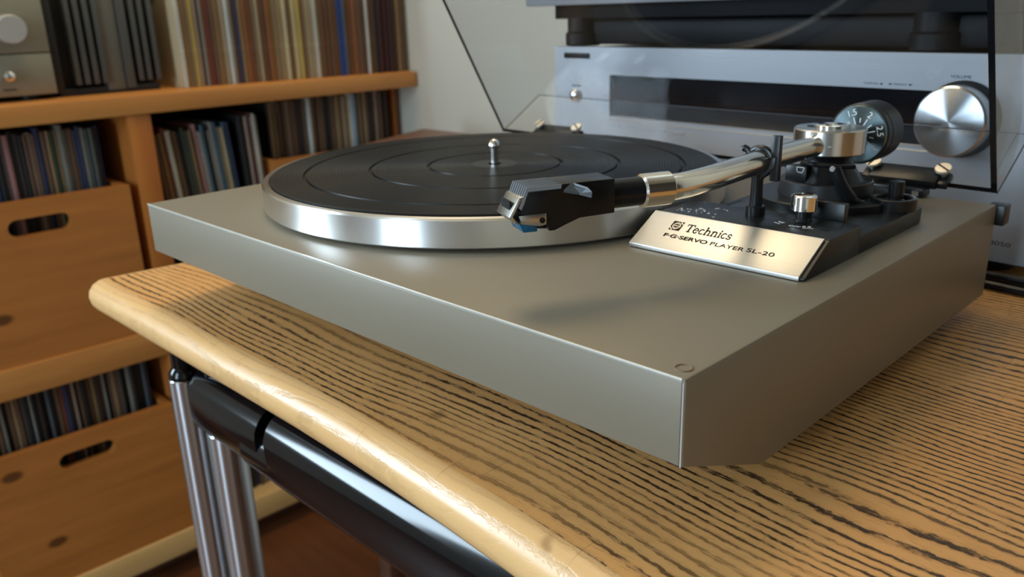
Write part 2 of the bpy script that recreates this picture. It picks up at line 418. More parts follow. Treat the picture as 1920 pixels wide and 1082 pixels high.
# ------------------------------------------------------------------ table
def table():
    T = thing('table', 'worn oak table with rounded light edge, chrome legs and black rail', 'table', (0.4, 0.35, ZF))
    off = Vector((0.4, 0.35, ZF))
    th = 0.026; rr = th/2
    # outermost outline (counter clockwise seen from above)
    pts = []
    X0, X1, Y1 = -0.102, 1.15, 0.80
    def yf(x): return -0.021 - 0.22*max(0, x-0.17)**2
    for i in range(5):                     # front left corner, small radius
        a = PI + i/4*PI/2; rad = 0.0142
        pts.append((X0+rad+rad*math.cos(a), yf(0)+rad+rad*math.sin(a)))
    for i in range(1, 31): x = X0+0.0142 + (X1-X0-0.0142)*i/30; pts.append((x, yf(x)))
    pts.append((X1, Y1)); pts.append((X0+0.10, Y1))
    n = len(pts); V = [Vector((p[0], p[1], 0)) for p in pts]
    nor = []
    for i in range(n):
        d1 = (V[i]-V[i-1]).normalized(); d2 = (V[(i+1) % n]-V[i]).normalized()
        n1 = Vector((d1.y, -d1.x, 0)); n2 = Vector((d2.y, -d2.x, 0)); m = (n1+n2).normalized()
        nor.append(m / max(0.5, m.dot(n1)))
    def ring(bm, inset, z): return [bm.verts.new(V[i] - nor[i]*inset + Vector((0, 0, z)) - off) for i in range(n)]
    prof = [(0.0136, ZT)]
    for k in range(9):
        a = PI/2 - k/8*PI
        prof.append((rr-rr*math.cos(a), ZT-rr+rr*math.sin(a)))
    prof.append((0.0136, ZT-th))
    b = NB(); rings = [ring(b, i, z) for i, z in prof]
    for A, B in zip(rings[:-1], rings[1:]):
        for i in range(n): b.faces.new((A[i], B[i], B[(i+1) % n], A[(i+1) % n]))
    for i in range(n): b.faces.new((rings[-1][i], rings[0][i], rings[0][(i+1) % n], rings[-1][(i+1) % n]))
    tag(obj('edge_band', b, MT['oak_edge'], T), 'light worn rounded oak edge')
    b = NB(); A = ring(b, 0.01365, ZT); B = ring(b, 0.01365, ZT-th); b.faces.new(A); b.faces.new(B[::-1])
    for i in range(n): b.faces.new((B[i], B[(i+1) % n], A[(i+1) % n], A[i]))
    tag(obj('tabletop', b, MT['oak'], T, smooth=False), 'oak top with open dark grain')
    # black rail under the front edge
    def rail(x0, x1, y, z0, z1, hd, name):
        b = NB(); N = 28; cz = (z0+z1)/2; hz = (z1-z0)/2; rad = min(hd, hz)*0.96
        sec = []
        for k in range(N):
            a = 2*PI*k/N; ca, sa = math.cos(a), math.sin(a)
            sec.append((y + math.copysign(hd-rad, ca) + rad*ca, cz + math.copysign(hz-rad, sa) + rad*sa))
        prism(b, [(p[0]-off.y, p[1]-off.z) for p in sec], 'X', x0-off.x, x1-off.x)
        return obj(name, b, MT['black_gloss'], T)
    rail(-0.0180, 0.083, 0.034, -0.190, -0.1345, 0.0215, 'rail_connector')
    rail(0.098, 1.12, 0.034, -0.192, -0.1315, 0.023, 'rail')
    rail(0.06, 0.12, 0.034, -0.1912, -0.150, 0.0221, 'rail_sleeve')
    rail(-0.026, 1.12, 0.72, -0.192, -0.112, 0.023, 'rail')
    # chrome legs with black plug at the top
    def leg(x, y, r, zt):
        b = NB(); lathe(b, disc_prof(r, 0, zt-ZF, 0.0015), 40)
        l = obj('leg', b, MT['chrome_leg'], T, Vector((x, y, ZF))-off)
        b = NB(); lathe(b, [(0, -0.02), (r-0.002, -0.02), (r-0.0005, 0.0005), (r-0.001, 0.004), (r-0.004, 0.008), (r-0.004, ZT-th-zt), (0, ZT-th-zt)], 32)
        obj('leg_plug', b, MT['black_gloss'], l, (0, 0, zt-ZF))
    leg(-0.0340, 0.0195, 0.0125, -0.1435)
    leg(-0.004, 0.032, 0.0135, -0.185)
    leg(-0.02, 0.72, 0.0135, -0.185); leg(1.05, 0.034, 0.0135, -0.185); leg(1.05, 0.72, 0.0135, -0.185)
    return T
table()

# ------------------------------------------------------------------ turntable
W, D, HF, H, CH = 0.428, 0.327, 0.0329, 0.0565, 0.0571
PX, PY, PR = 0.1623, 0.1713, 0.152
tt = thing('turntable', 'grey brown belt drive record player with silver platter and raised smoked lid', 'turntable', (W/2, D/2, ZT))
TO = Vector((W/2, D/2, ZT))
def part(name, bm, mat, smooth=True, parent=tt, org=None, lab=None):
    """bm is in world coordinates; origin put at org (world)"""
    org = Vector(org) if org is not None else TO
    po = Vector((0, 0, 0)); p = parent
    while p is not None: po += p.location; p = p.parent
    for v in bm.verts: v.co -= org
    o = obj(name, bm, mat, parent, org-po, smooth)
    if lab: o['label'] = lab
    return o
tp = 0.012
b = NB()
prism(b, [(tp, -tp), (tp, -HF), (CH, -H+0.002), (D-tp, -H+0.002), (D-tp, -tp)], 'X', tp, W-tp)
plinth = part('plinth', b, MT['plinth'])
b = NB(); box(b, 0.0002, W-0.0002, 0.0002, D, -tp, 0, 0.0011); part('top_panel', b, MT['plinth'], parent=plinth)
b = NB(); box(b, 0.0006, W-0.0008, 0, tp, -HF, -0.0010, 0.0006); part('front_panel', b, MT['plinth'], parent=plinth)
for x0, x1 in ((0, tp), (W-tp, W)):
    b = NB()
    prism(b, [(0.0004, -0.0010), (0.0004, -HF), (CH, -H), (D, -H), (D, -0.0010)], 'X', x0, x1, 0.0006)
    part('side_panel', b, MT['plinth'], parent=plinth)
b = NB(); box(b, tp, W-tp, D-tp, D, -H+0.004, -tp, 0.0005); part('back_panel', b, MT['plinth'], parent=plinth)
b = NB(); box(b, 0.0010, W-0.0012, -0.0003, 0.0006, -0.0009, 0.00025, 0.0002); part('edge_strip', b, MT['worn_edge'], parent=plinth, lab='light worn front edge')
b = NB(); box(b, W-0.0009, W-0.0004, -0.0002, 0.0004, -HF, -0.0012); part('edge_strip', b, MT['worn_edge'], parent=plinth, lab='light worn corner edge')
b = NB(); box(b, W-0.0013, W-0.0009, -0.0001, 0.0004, -HF, -0.0012); part('corner_seam', b, MT['black'], parent=plinth)
for fx in (0.05, W-0.05):
    for fy in (0.085, D-0.045):
        b = NB(); lathe(b, [(0, ZT), (0.017, ZT), (0.019, ZT+0.002), (0.016, -H+0.002), (0, -H+0.002)], 28, (fx, fy, 0))
        part('foot', b, MT['black'], org=(fx, fy, ZT))
b = NB()
tor = []
for i in range(24):
    a = 2*PI*i/24; tor.append((0.4222+0.0030*math.cos(a), 0.0078+0.0030*math.sin(a), 0.0001))
tube(b, tor+tor[:1], 0.00035, 6, False); part('screw_cover', b, MT['rust'], org=(0.4222, 0.0078, 0), lab='rusty ring mark of a covered screw')
# platter
b = NB()
lathe(b, [(0, 0.003), (0.146, 0.003), (0.1465, 0.0022), (PR-0.001, 0.0022), (PR, 0.003), (PR, 0.0170), (PR-0.0008, 0.0181), (0.1478, 0.0183), (0.1470, 0.0165), (0, 0.0165)], 160, (PX, PY, 0))
platter = part('platter', b, MT['alu_spun'], org=(PX, PY, 0.0022), lab='brushed silver aluminium platter')
b = NB(); lathe(b, [(0, -0.001), (0.03, -0.001), (0.03, 0.0032), (0, 0.0032)], 32, (PX, PY, 0)); part('platter_bearing', b, MT['black'], org=(PX, PY, 0))
b = NB(); lathe(b, [(0, 0.016), (0.0027, 0.016), (0.0027, 0.0300), (0.0040, 0.0306), (0.0042, 0.0322), (0.0030, 0.0345), (0.0012, 0.0357), (0, 0.0360)], 28, (PX, PY, 0))
part('spindle', b, MT['chrome'], org=(PX, PY, 0.016))
# rubber mat : thing of its own, fine concentric ridges
b = NB(); prof = [(0, 0.0166), (0.1466, 0.0166), (0.1468, 0.0186), (0.1462, 0.0193)]
r = 0.1450
big = (0.1265, 0.0835, 0.0455)
zt = 0.0194
while r > 0.0165:
    if any(abs(r-g) < 0.0012 for g in big):
        prof += [(r+0.0002, zt), (r-0.0002, zt-0.0013), (r-0.0016, zt-0.0013), (r-0.0020, zt)]; r -= 0.0022
    else:
        prof += [(r, zt), (r-0.0004, zt-0.00035), (r-0.0007, zt-0.00035), (r-0.0011, zt)]; r -= 0.0019
prof += [(0.013, zt), (0.0045, zt), (0.0045, 0.0166)]
for q in prof: pass
rings = lathe(b, [(p[0], p[1]) for p in prof[1:]], 160)
mat_o = obj('platter_mat', b, MT['rubber'], None, (PX, PY, 0.0))
tag(mat_o, 'black ribbed rubber mat lying on the silver platter', 'mat')

# arm board with slanted nameplate
AX0, AX1 = 0.3155, 0.4100
ab_parts = []
b = NB()
prism(b, [(0.1195, 0.0002), (0.1195, 0.0016), (0.1420, 0.0143), (0.1420, 0.0145), (0.176, 0.0145), (0.176, 0.0002)], 'X', AX0+0.001, AX1, 0.0004)
board = part('arm_board', b, MT['black_satin'], org=((AX0+AX1)/2, 0.18, 0), lab='black raised board under the tone arm')
b = NB(); box(b, AX0+0.006, AX1, 0.1755, 0.2555, 0.0002, 0.0090, 0.0005); part('board_rear', b, MT['black_satin'], parent=board)
b = NB(); box(b, 0.3245, 0.3255, 0.182, 0.212, 0.0089, 0.0092); part('groove', b, MT['black'], parent=board)
b = NB()
prism(b, [(0.1180, 0.0004), (0.1180, 0.0024), (0.1405, 0.0149), (0.1413, 0.0149), (0.1413, 0.0138), (0.1195, 0.0016), (0.1195, 0.0004)], 'X', AX0, AX1-0.002, 0.00025)
plate = part('nameplate', b, MT['plate'], org=(AX0, 0.118, 0.0024), lab='slanted brushed silver nameplate with dark lettering')
pe = Vector((0, 0.0225, 0.0125)).normalized(); pn = Vector((1, 0, 0)).cross(pe)
def on_plate(bm, u, wv, name, mat, lab=None):
    m = frame(Vector((0.316+u, 0.118, 0.0024)) + pe*wv + pn*0.00002, Vector((1, 0, 0)), pe, pn)
    xform(bm.verts, m); return part(name, bm, mat, False, parent=plate, lab=lab)
# maker's word in slab serif strokes
def arc(cx, cy, rx, ry, a0, a1, n=12): return [(cx+rx*math.cos(R_(a0+(a1-a0)*i/n)), cy+ry*math.sin(R_(a0+(a1-a0)*i/n))) for i in range(n+1)]
GL = {
 'T': (0.90, [([(0.42, 0), (0.42, 0.95)], .15), ([(0, .95), (.84, .95)], .09), ([(0.02, .95), (0.0, .74)], .07), ([(.82, .95), (.84, .74)], .07), ([(.22, .03), (.62, .03)], .07)]),
 'e': (0.66, [(arc(.29, .33, .25, .31, 5, 320, 16), .11), ([(.06, .36), (.54, .36)], .07)]),
 'c': (0.60, [(arc(.29, .33, .25, .31, 50, 315, 14), .11)]),
 'h': (0.78, [([(.14, 0), (.14, 1.0)], .13), ([(0, .03), (.30, .03)], .06), ([(.0, .98), (.14, .98)], .06), ([(.14, .44)] + arc(.37, .44, .20, .19, 160, 0, 8) + [(.57, 0)], .12), ([(.43, .03), (.72, .03)], .06)]),
 'n': (0.78, [([(.14, 0), (.14, .63)], .13), ([(0, .03), (.30, .03)], .06), ([(.0, .61), (.14, .61)], .06), ([(.14, .44)] + arc(.37, .44, .20, .19, 160, 0, 8) + [(.57, 0)], .12), ([(.43, .03), (.72, .03)], .06)]),
 'i': (0.36, [([(.16, 0), (.16, .63)], .13), ([(.0, .03), (.32, .03)], .06), ([(.02, .61), (.16, .61)], .06), ([(.16, .82), (.16, .90)], .15)]),
 's': (0.56, [(arc(.25, .47, .17, .16, 40, 250, 10)[:] + arc(.25, .17, .19, .16, 80, -150, 10), .10), ([(.40, .63), (.41, .48)], .06), ([(.05, .0), (.05, .18)], .06)]),
}
def serif_word(word, cap, track=0.02):
    bm = NB(); x = 0
    for ch in word:
        adv, st = GL[ch]
        for pts, wd in st: stroke(bm, [((x+p[0])*cap, p[1]*cap) for p in pts], wd*cap, 0.00014)
        x += adv+track
    return bm, x*cap
wb, wl = serif_word('Technics', 0.0054)
sx = 0.0262/wl
for v in wb.verts: v.co.x *= sx
on_plate(wb, 0.0240, 0.0145, 'lettering', MT['grey_print'], 'dark serif word on the nameplate')
tb = text_bm('F·G·SERVO', 0.0252, 0.0025, 0.022, 0.00014); on_plate(tb, 0.0150, 0.0086, 'lettering', MT['grey_print'])
tb = text_bm('PLAYER', 0.0180, 0.0024, 0.0, 0.00014); on_plate(tb, 0.0420, 0.0086, 'lettering', MT['grey_print'])
tb = text_bm('SL-20', 0.0140, 0.0025, 0.0, 0.00014); on_plate(tb, 0.0614, 0.0089, 'lettering', MT['grey_print'])
# emblem : dark square broken by a light ring and stripes
b = NB(); stroke(b, [(0.0015, 0.0033), (0.0045, 0.0033)], 0.0066, 0.00005); on_plate(b, 0.0150, 0.0140, 'emblem', MT['grey_print'])
b = NB()
stroke(b, arc(0.003, 0.0033, 0.0021, 0.0023, 0, 360, 28), 0.00035, 0.00008)
stroke(b, [(0.0011, 0.0033), (0.0049, 0.0033)], 0.00045, 0.00008)
stroke(b, [(0.0016, 0.0044), (0.0030, 0.0050), (0.0044, 0.0044)], 0.0003, 0.00008)
stroke(b, [(0.0016, 0.0022), (0.0030, 0.0016), (0.0044, 0.0022)], 0.0003, 0.00008)
stroke(b, [(0.0044, 0.0062), (0.0060, 0.0048)], 0.0005, 0.00008); stroke(b, [(0.0000, 0.0018), (0.0016, 0.0004)], 0.0005, 0.00008)
on_plate(b, 0.0150, 0.0140, 'emblem_line', MT['plate'])
# speed markings on the board
ZB = 0.0145
def on_board(s, x, y, h, rz, wd=None, z=ZB, name='marking'):
    bm = text_bm(s, wd, h, 0.01, 0.00006)
    cx = sum(v.co.x for v in bm.verts)/len(bm.verts)
    m = Matrix.Translation((x, y, z+0.00003)) @ Matrix.Rotation(rz, 4, 'Z') @ Matrix.Translation((-cx, 0, 0))
    xform(bm.verts, m); return part(name, bm, MT['white_print'], False, parent=board)
on_board('45', 0.3778, 0.1572, 0.0022, R_(-28), 0.0042); on_board('OFF', 0.3853, 0.1538, 0.0022, R_(2), 0.0058); on_board('33', 0.3918, 0.1566, 0.0022, R_(28), 0.0042)
b = NB(); box(b, -0.0022, 0.0022, -0.0003, 0.0003, 0, 0.00006); xform(b.verts, Matrix.Translation((0.3769, 0.1556, ZB+0.00003)) @ Matrix.Rotation(R_(-28), 4, 'Z')); part('marking', b, MT['white_print'], False, parent=board)
b = NB(); box(b, -0.0025, 0.0025, -0.0003, 0.0003, 0, 0.00006); xform(b.verts, Matrix.Translation((0.3930, 0.1551, ZB+0.00003)) @ Matrix.Rotation(R_(28), 4, 'Z')); part('marking', b, MT['white_print'], False, parent=board)
b = NB()
for i in range(34):
    x = random.uniform(0.322, 0.347); y = 0.150+random.uniform(-0.004, 0.020)*(0.3+0.7*(x-0.322)/0.025); s = random.uniform(0.0002, 0.0007)
    vs, _ = box(b, -s, s, -s*0.5, s*0.5, 0, 0.0002); xform(vs, Matrix.Translation((x, y, ZB)) @ Matrix.Rotation(random.uniform(0, 3), 4, 'Z'))
o = part('glue_residue', b, MT['white_print'], False, parent=board); o['kind'] = 'stuff'
for x, y in ((0.338, 0.1535), (0.3425, 0.162)):
    b = NB(); lathe(b, disc_prof(0.0022, ZB-0.001, ZB+0.00008, 0.00002), 20, (x, y, 0)); part('board_hole', b, MT['black'], parent=board)
# speed knob
b = NB(); lathe(b, [(0, ZB), (0.0046, ZB), (0.0042, ZB+0.0008), (0.0036, ZB+0.0015), (0.0036, ZB+0.0054), (0, ZB+0.0054)], 28, (0.3838, 0.1685, 0))
kn = part('speed_knob', b, MT['black'], org=(0.3838, 0.1685, ZB))
b = NB(); lathe(b, [(0, ZB+0.0050), (0.0056, ZB+0.0050), (0.0063, ZB+0.0055), (0.0063, ZB+0.0123), (0.0055, ZB+0.0130), (0.0046, ZB+0.0131), (0, ZB+0.0131)], 40, (0.3838, 0.1685, 0))
part('knob_cap', b, MT['chrome'], parent=kn, lab='bright chrome knob cap')
# cue lever block behind the knob
b = NB(); box(b, 0.3842, 0.4006, 0.1775, 0.1820, 0.0092, 0.0230, 0.0005); part('cue_lever', b, MT['black_satin'], org=(0.392, 0.181, 0.009))
b = NB(); box(b, 0.3985, 0.4020, 0.1560, 0.1585, ZB-0.0005, ZB+0.0003); part('board_slot', b, MT['black'], parent=board)
# tone arm base
AXc, AYc = 0.361, 0.241
b = NB(); lathe(b, [(0, 0.009), (0.0385, 0.009), (0.0385, 0.0128), (0.0378, 0.0134), (0, 0.0134)], 64, (AXc, AYc, 0))
base = part('arm_base', b, MT['black_satin'], org=(AXc, AYc, 0.009))
b = NB(); lathe(b, [(0, 0.013), (0.0255, 0.013), (0.0252, 0.0212), (0.0246, 0.0218), (0.0216, 0.0218), (0.0210, 0.0206), (0, 0.0206)], 56, (AXc, AYc, 0)); part('base_ring', b, MT['grey_plastic'], parent=base)
b = NB(); lathe(b, [(0, 0.0200), (0.0206, 0.0200), (0.0150, 0.0290), (0.0118, 0.0363), (0, 0.0363)], 40, (AXc, AYc, 0)); part('column', b, MT['black'], parent=base)
b = NB(); box(b, 0.346, 0.3585, 0.2215, 0.228, 0.0202, 0.0305, 0.0006); part('lifter_block', b, MT['black'], parent=base)
b = NB()
stroke(b, [(0, 0), (0.0045, 0), (0.0034, -0.0030), (0.0004, -0.0026), (0, 0)], 0.0006, 0.0004); xform(b.verts, frame(Vector((0.3530, 0.2211, 0.0300)), Vector((1, 0, 0)), Vector((0, 0, 1)), Vector((0, -1, 0))))
part('lifter_clip', b, MT['steel'], parent=base, lab='small bright wire clip')
b = NB()
tube(b, spline([(0.357, 0.2185, 0.0330), (0.366, 0.2145, 0.0335), (0.376, 0.2180, 0.0330), (0.383, 0.226, 0.0325)], 6), 0.0013, 8); part('lifter_bar', b, MT['black'], parent=base)
b = NB()
vs = tube(b, spline([(0.3765, 0.2165, 0.0325), (0.3800, 0.2185, 0.0240), (0.3850, 0.2230, 0.0150), (0.3875, 0.2300, 0.0115)], 6), [0.0033]*12+[0.0026]*7, 10)
lev = part('anti_skate_lever', b, MT['black'], parent=tt, org=(0.3765, 0.2165, 0.0325))
b = NB(); lathe(b, disc_prof(0.0016, -0.0036, -0.0026, 0.0002), 16, (0.3765, 0.2165, 0.0325), 'Y'); part('lever_screw', b, MT['steel'], parent=lev)
# socket at rear corner
b = NB(); lathe(b, [(0, 0.0088), (0.0118, 0.0088), (0.0118, 0.0150), (0.0112, 0.0154), (0.0098, 0.0154), (0.0092, 0.0146), (0.0092, 0.0105), (0, 0.0105)], 48, (0.3990, 0.2430, 0))
sock = part('rest_socket', b, MT['black_satin'], org=(0.3975, 0.2420, 0.009))
b = NB(); lathe(b, [(0, 0.0100), (0.0046, 0.0100), (0.0046, 0.0140), (0.0040, 0.0146), (0.0040, 0.0240), (0, 0.0240)], 32, (0.3996, 0.2434, 0)); part('socket_post', b, MT['black'], parent=sock)
# pivot housing
HZ0, HZ1 = 0.0362, 0.0503
b = NB(); lathe(b, [(0, HZ0), (0.0188, HZ0), (0.0194, HZ0+0.0008), (0.0194, HZ1-0.0008), (0.0187, HZ1), (0.0088, HZ1), (0.0086, HZ1-0.0004), (0, HZ1-0.0004)], 72, (AXc, AYc, 0))
hous = part('pivot_housing', b, MT['housing'], org=(AXc, AYc, HZ0), lab='turned silver pivot housing')
b = NB(); lathe(b, [(0.0036, HZ1-0.0006), (0.0085, HZ1-0.0006), (0.0085, HZ1+0.0012), (0.0078, HZ1+0.0016), (0.0046, HZ1+0.0012), (0.0036, HZ1-0.0006)], 40, (AXc, AYc, 0)); part('pivot_cap', b, MT['chrome'], parent=hous)
b = NB(); box(b, 0.3485, 0.3525, 0.2385, 0.2395, HZ1-0.0001, HZ1+0.0004); part('housing_screw', b, MT['black'], parent=hous)
b = NB(); box(b, 0.3688, 0.3704, 0.2226, 0.2232, 0.0420, 0.0424); part('index_mark', b, MT['white_print'], parent=hous)
# arm tube
ZA = 0.042
b = NB()
path = spline([(0.3606, 0.0832, ZA), (0.3628, 0.0900, ZA), (0.3640, 0.1000, ZA), (0.3638, 0.1200, ZA), (0.3622, 0.1480, ZA), (0.3610, 0.1740, ZA), (0.3608, 0.2000, ZA), (0.3610, 0.2245, ZA)], 7)
tube(b, path, 0.0058, 28); part('arm_tube', b, MT['arm'], org=(0.361, 0.223, ZA), lab='curved polished metal arm tube')
# collar, neck and headshell in a frame that runs back from the head
hb = Vector((0.42, 0.907, 0)).normalized(); hs = Vector((hb.y, -hb.x, 0)); hz = Vector((0, 0, 1))
P0 = Vector((0.3487, 0.0572, ZA))
FH = frame(P0, hs, hb, hz)        # local x: towards camera side, y: backwards, z up
b = NB()
pr = [(0, 0.0160), (0.0064, 0.0160), (0.0072, 0.0166)]
for i in range(7): pr += [(0.0072, 0.0176+i*0.0016), (0.0070, 0.0179+i*0.0016), (0.0070, 0.0182+i*0.0016), (0.0072, 0.0185+i*0.0016)]
pr += [(0.0072, 0.0300), (0.0064, 0.0306), (0, 0.0306)]
pr = [(0, 0.0160), (0.0062, 0.0160), (0.0073, 0.0168), (0.0073, 0.0298), (0.0066, 0.0305), (0, 0.0305)]
lathe(b, pr, 40, axis='Y'); xform(b.verts, FH); part('arm_collar', b, MT['arm'], org=P0+hb*0.023, lab='polished locking collar')
b = NB(); lathe(b, [(0, -0.002), (0.0062, -0.002), (0.0062, 0.0164), (0, 0.0164)], 32, axis='Y'); xform(b.verts, FH); part('head_neck', b, MT['black'], org=P0+hb*0.008)
b = NB()
# headshell side outline (y back = 0 rear, negative forward ; z)
side = [(0, 0.0082), (0, -0.0062), (-0.0160, -0.0062), (-0.0270, -0.0106), (-0.0295, -0.0106), (-0.0310, -0.0070), (-0.0395, -0.0050), (-0.0420, -0.0015), (-0.0382, 0.0058), (-0.0240, 0.0058), (-0.0240, 0.0082)]
prism(b, side, 'X', -0.0080, 0.0080, 0.0003); xform(b.verts, FH)
head = part('headshell', b, MT['head_black'], org=P0, lab='black finned headshell')
for i in range(8):
    b = NB(); x = -0.0077 + i*0.0022
    prism(b, [(-0.0238, 0.0064), (-0.0238, 0.0082), (-0.0390, 0.0082), (-0.0424, 0.0000), (-0.0412, -0.0010), (-0.0384, 0.0064)], 'X', x-0.00022, x+0.00022)
    xform(b.verts, FH); part('fin', b, MT['fin_edge'], parent=head)
# finger lift on camera side
b = NB()
fl = [Vector((0.0078, -0.0205, 0.0076)), Vector((0.0084, -0.0190, 0.0080)), Vector((0.0125, -0.0145, 0.0064)), Vector((0.0138, -0.0132, 0.0046)), Vector((0.0136, -0.0134, 0.0030)), Vector((0.0105, -0.0172, 0.0040)), Vector((0.0078, -0.0235, 0.0052))]
top = [b.verts.new(p+Vector((0, 0, 0.0004))) for p in fl]; bot = [b.verts.new(p-Vector((0, 0, 0.0004))) for p in fl]
b.faces.new(top); b.faces.new(bot[::-1])
for i in range(len(fl)): b.faces.new((top[i], bot[i], bot[(i+1) % len(fl)], top[(i+1) % len(fl)]))
xform(b.verts, FH); part('finger_lift', b, MT['lift_grey'], False, parent=head, lab='small grey finger lift')
# cartridge : bright bracket with blue stylus holder
b = NB()
prism(b, [(-0.0395, -0.0050), (-0.0300, -0.0052), (-0.0300, -0.0100), (-0.0395, -0.0090)], 'X', -0.0060, 0.0060, 0.0003); xform(b.verts, FH)
FH0 = FH; FH = FH @ Matrix.Translation((0, 0.0022, 0.0032))
cart = part('cartridge', b, MT['black'], org=P0-hb*0.035)
b = NB()
outer = [(-0.0415, 0.0016), (-0.0445, 0.0011), (-0.0490, -0.0065), (-0.0455, -0.0100), (-0.0448, -0.0094), (-0.0478, -0.0064), (-0.0440, 0.0000), (-0.0415, 0.0005)]
prism(b, outer, 'X', -0.0074, 0.0078, 0.0003)
prism(b, [(-0.0452, -0.0060), (-0.0332, -0.0060), (-0.0332, -0.0108), (-0.0360, -0.0112), (-0.0440, -0.0096)], 'X', 0.0079, 0.0087, 0.0003)
prism(b, [(-0.0452, -0.0060), (-0.0332, -0.0060), (-0.0332, -0.0108), (-0.0360, -0.0112), (-0.0440, -0.0096)], 'X', -0.0087, -0.0079, 0.0003)
xform(b.verts, FH); part('bracket', b, MT['steel'], parent=cart, lab='bright metal cartridge bracket')
b = NB(); box(b, -0.0050, 0.0050, -0.0476, -0.0470, -0.0052, -0.0005); xform(b.verts, Matrix.Translation((0, 0, 0)))
xform(b.verts, FH); part('bracket_window', b, MT['casing'], parent=cart)
b = NB()
prism(b, [(-0.0446, -0.0088), (-0.0362, -0.0098), (-0.0362, -0.0140), (-0.0424, -0.0138)], 'X', -0.0060, 0.0062, 0.0004); xform(b.verts, FH)
part('stylus_holder', b, MT['blue'], parent=cart, lab='translucent blue stylus holder')
b = NB(); lathe(b, [(0, 0.0085), (0.0012, 0.0085), (0.0012, 0.0090), (0.0007, 0.0090), (0.0006, 0.0087), (0, 0.0087)], 16, (0, -0.0350, -0.0088), 'X'); xform(b.verts, FH); part('bracket_screw', b, MT['casing'], parent=cart)
# counterweight with numbered dial
CWC = Vector((0.361, 0, ZA-0.0003))
b = NB(); lathe(b, [(0, 0.2795), (0.0172, 0.2795), (0.0178, 0.2802), (0.0178, 0.2850), (0.0175, 0.2853), (0.0175, 0.2860), (0.0178, 0.2863), (0.0178, 0.3015), (0.0170, 0.3025), (0, 0.3025)], 72, CWC, 'Y')
cw = part('counterweight', b, MT['grey_plastic'], org=CWC+Vector((0, 0.2795, 0)), lab='black counterweight behind the pivot')
b = NB(); lathe(b, [(0, 0.2788), (0.0162, 0.2788), (0.0168, 0.2793), (0.0168, 0.2797), (0, 0.2797)], 72, CWC, 'Y')
part('dial', b, MT['dial'], org=CWC+Vector((0, 0.2788, 0)), parent=cw, lab='dark spun dial with white numbers')
b = NB(); lathe(b, [(0, 0.2600), (0.0042, 0.2600), (0.0042, 0.2796), (0, 0.2796)], 24, CWC, 'Y'); part('rear_shaft', b, MT['black'], parent=cw)
for ang, s in ((-67, '1'), (-20, '1.5'), (28, '2'), (78, '2.5'), (124, '3')):
    bm = text_bm(s, None, 0.0036, 0.0, 0.00006); cx = (max(v.co.x for v in bm.verts))/2
    m = frame(CWC+Vector((0, 0.27875, 0)), Vector((1, 0, 0)), Vector((0, 0, 1)), Vector((0, -1, 0))) @ Matrix.Rotation(R_(-ang), 4, 'Z') @ Matrix.Translation((-cx, 0.0112, 0))
    xform(bm.verts, m); part('dial_number', bm, MT['white_print'], False, parent=cw)
b = NB()
for k in range(-5, 6):
    ang = 28 + k*24; r0, r1 = (0.0062, 0.0100) if k % 2 == 0 else (0.0070, 0.0094)
    q = NB(); stroke(q, [(0, r0), (0, r1)], 0.0006, 0.00006)
    m = frame(CWC+Vector((0, 0.27875, 0)), Vector((1, 0, 0)), Vector((0, 0, 1)), Vector((0, -1, 0))) @ Matrix.Rotation(R_(-ang), 4, 'Z')
    xform(q.verts, m); part('dial_tick', q, MT['white_print'], False, parent=cw)
b.free()
# arm rest with clip
RX, RY = 0.3600, 0.1645
b = NB(); lathe(b, [(0, ZB), (0.0048, ZB), (0.0048, ZB+0.0046), (0.0044, ZB+0.0050), (0.0031, ZB+0.0050), (0.0029, ZB+0.0180), (0.0033, ZB+0.0212), (0, ZB+0.0212)], 28, (RX, RY, 0))
rest = part('arm_rest', b, MT['black'], org=(RX, RY, ZB))
b = NB()
ca = [(0.361+0.0066*math.cos(R_(a)), RY, ZA+0.0066*math.sin(R_(a))) for a in range(-110, 151, 13)]
ca += [(0.3535, RY, ZA+0.0052), (0.3520, RY, ZA+0.0060), (0.3510, RY, ZA+0.0052)]
tube(b, ca, 0.0017, 10); part('rest_clip', b, MT['black'], parent=rest)
b = NB(); box(b, 0.3672, 0.3716, RY-0.0016, RY+0.0016, 0.0330, 0.0555, 0.0004); part('clip_tab', b, MT['black'], parent=rest)
b = NB(); prism(b, [(0.3580, 0.0325), (0.3620, 0.0325), (0.3700, 0.0400), (0.3700, 0.0450), (0.3672, 0.0450), (0.3665, 0.0400), (0.3610, 0.0350), (0.3580, 0.0350)], 'Y', RY-0.002, RY+0.002, 0.0004); part('rest_bracket', b, MT['black'], parent=rest)

# dust cover : raised 60 degrees about the rear edge
LA = R_(60); LS = 0.058; LL = 0.345; LT = 0.003
hy, hzz = 0.3345, 0.0072
pv = Vector((0, -math.cos(LA), math.sin(LA)))      # along the panel from rear to front edge
sv = Vector((0, math.sin(LA), math.cos(LA)))       # from skirt's free edge to the panel
LX0, LX1 = 0.0045, 0.4250
LT = 0.0035
def lid_shell():
    bm = NB(); m = frame(Vector((0, hy, hzz)), Vector((1, 0, 0)), pv, sv)
    def cor(o, s_): return [bm.verts.new(m @ Vector(q)) for q in ((LX0+o, o, s_), (LX1-o, o, s_), (LX1-o, LL-o, s_), (LX0+o, LL-o, s_))]
    ob_, ot, ib, it = cor(0, 0), cor(0, LS), cor(LT, 0), cor(LT, LS-LT)
    bm.faces.new(ot); bm.faces.new(it[::-1])
    for k in range(4):
        q = (k+1) % 4
        bm.faces.new((ob_[k], ob_[q], ot[q], ot[k])); bm.faces.new((ib[q], ib[k], it[k], it[q]))
        f = bm.faces.new((ob_[q], ob_[k], ib[k], ib[q])); f.material_index = 1
    return bm
b = lid_shell()
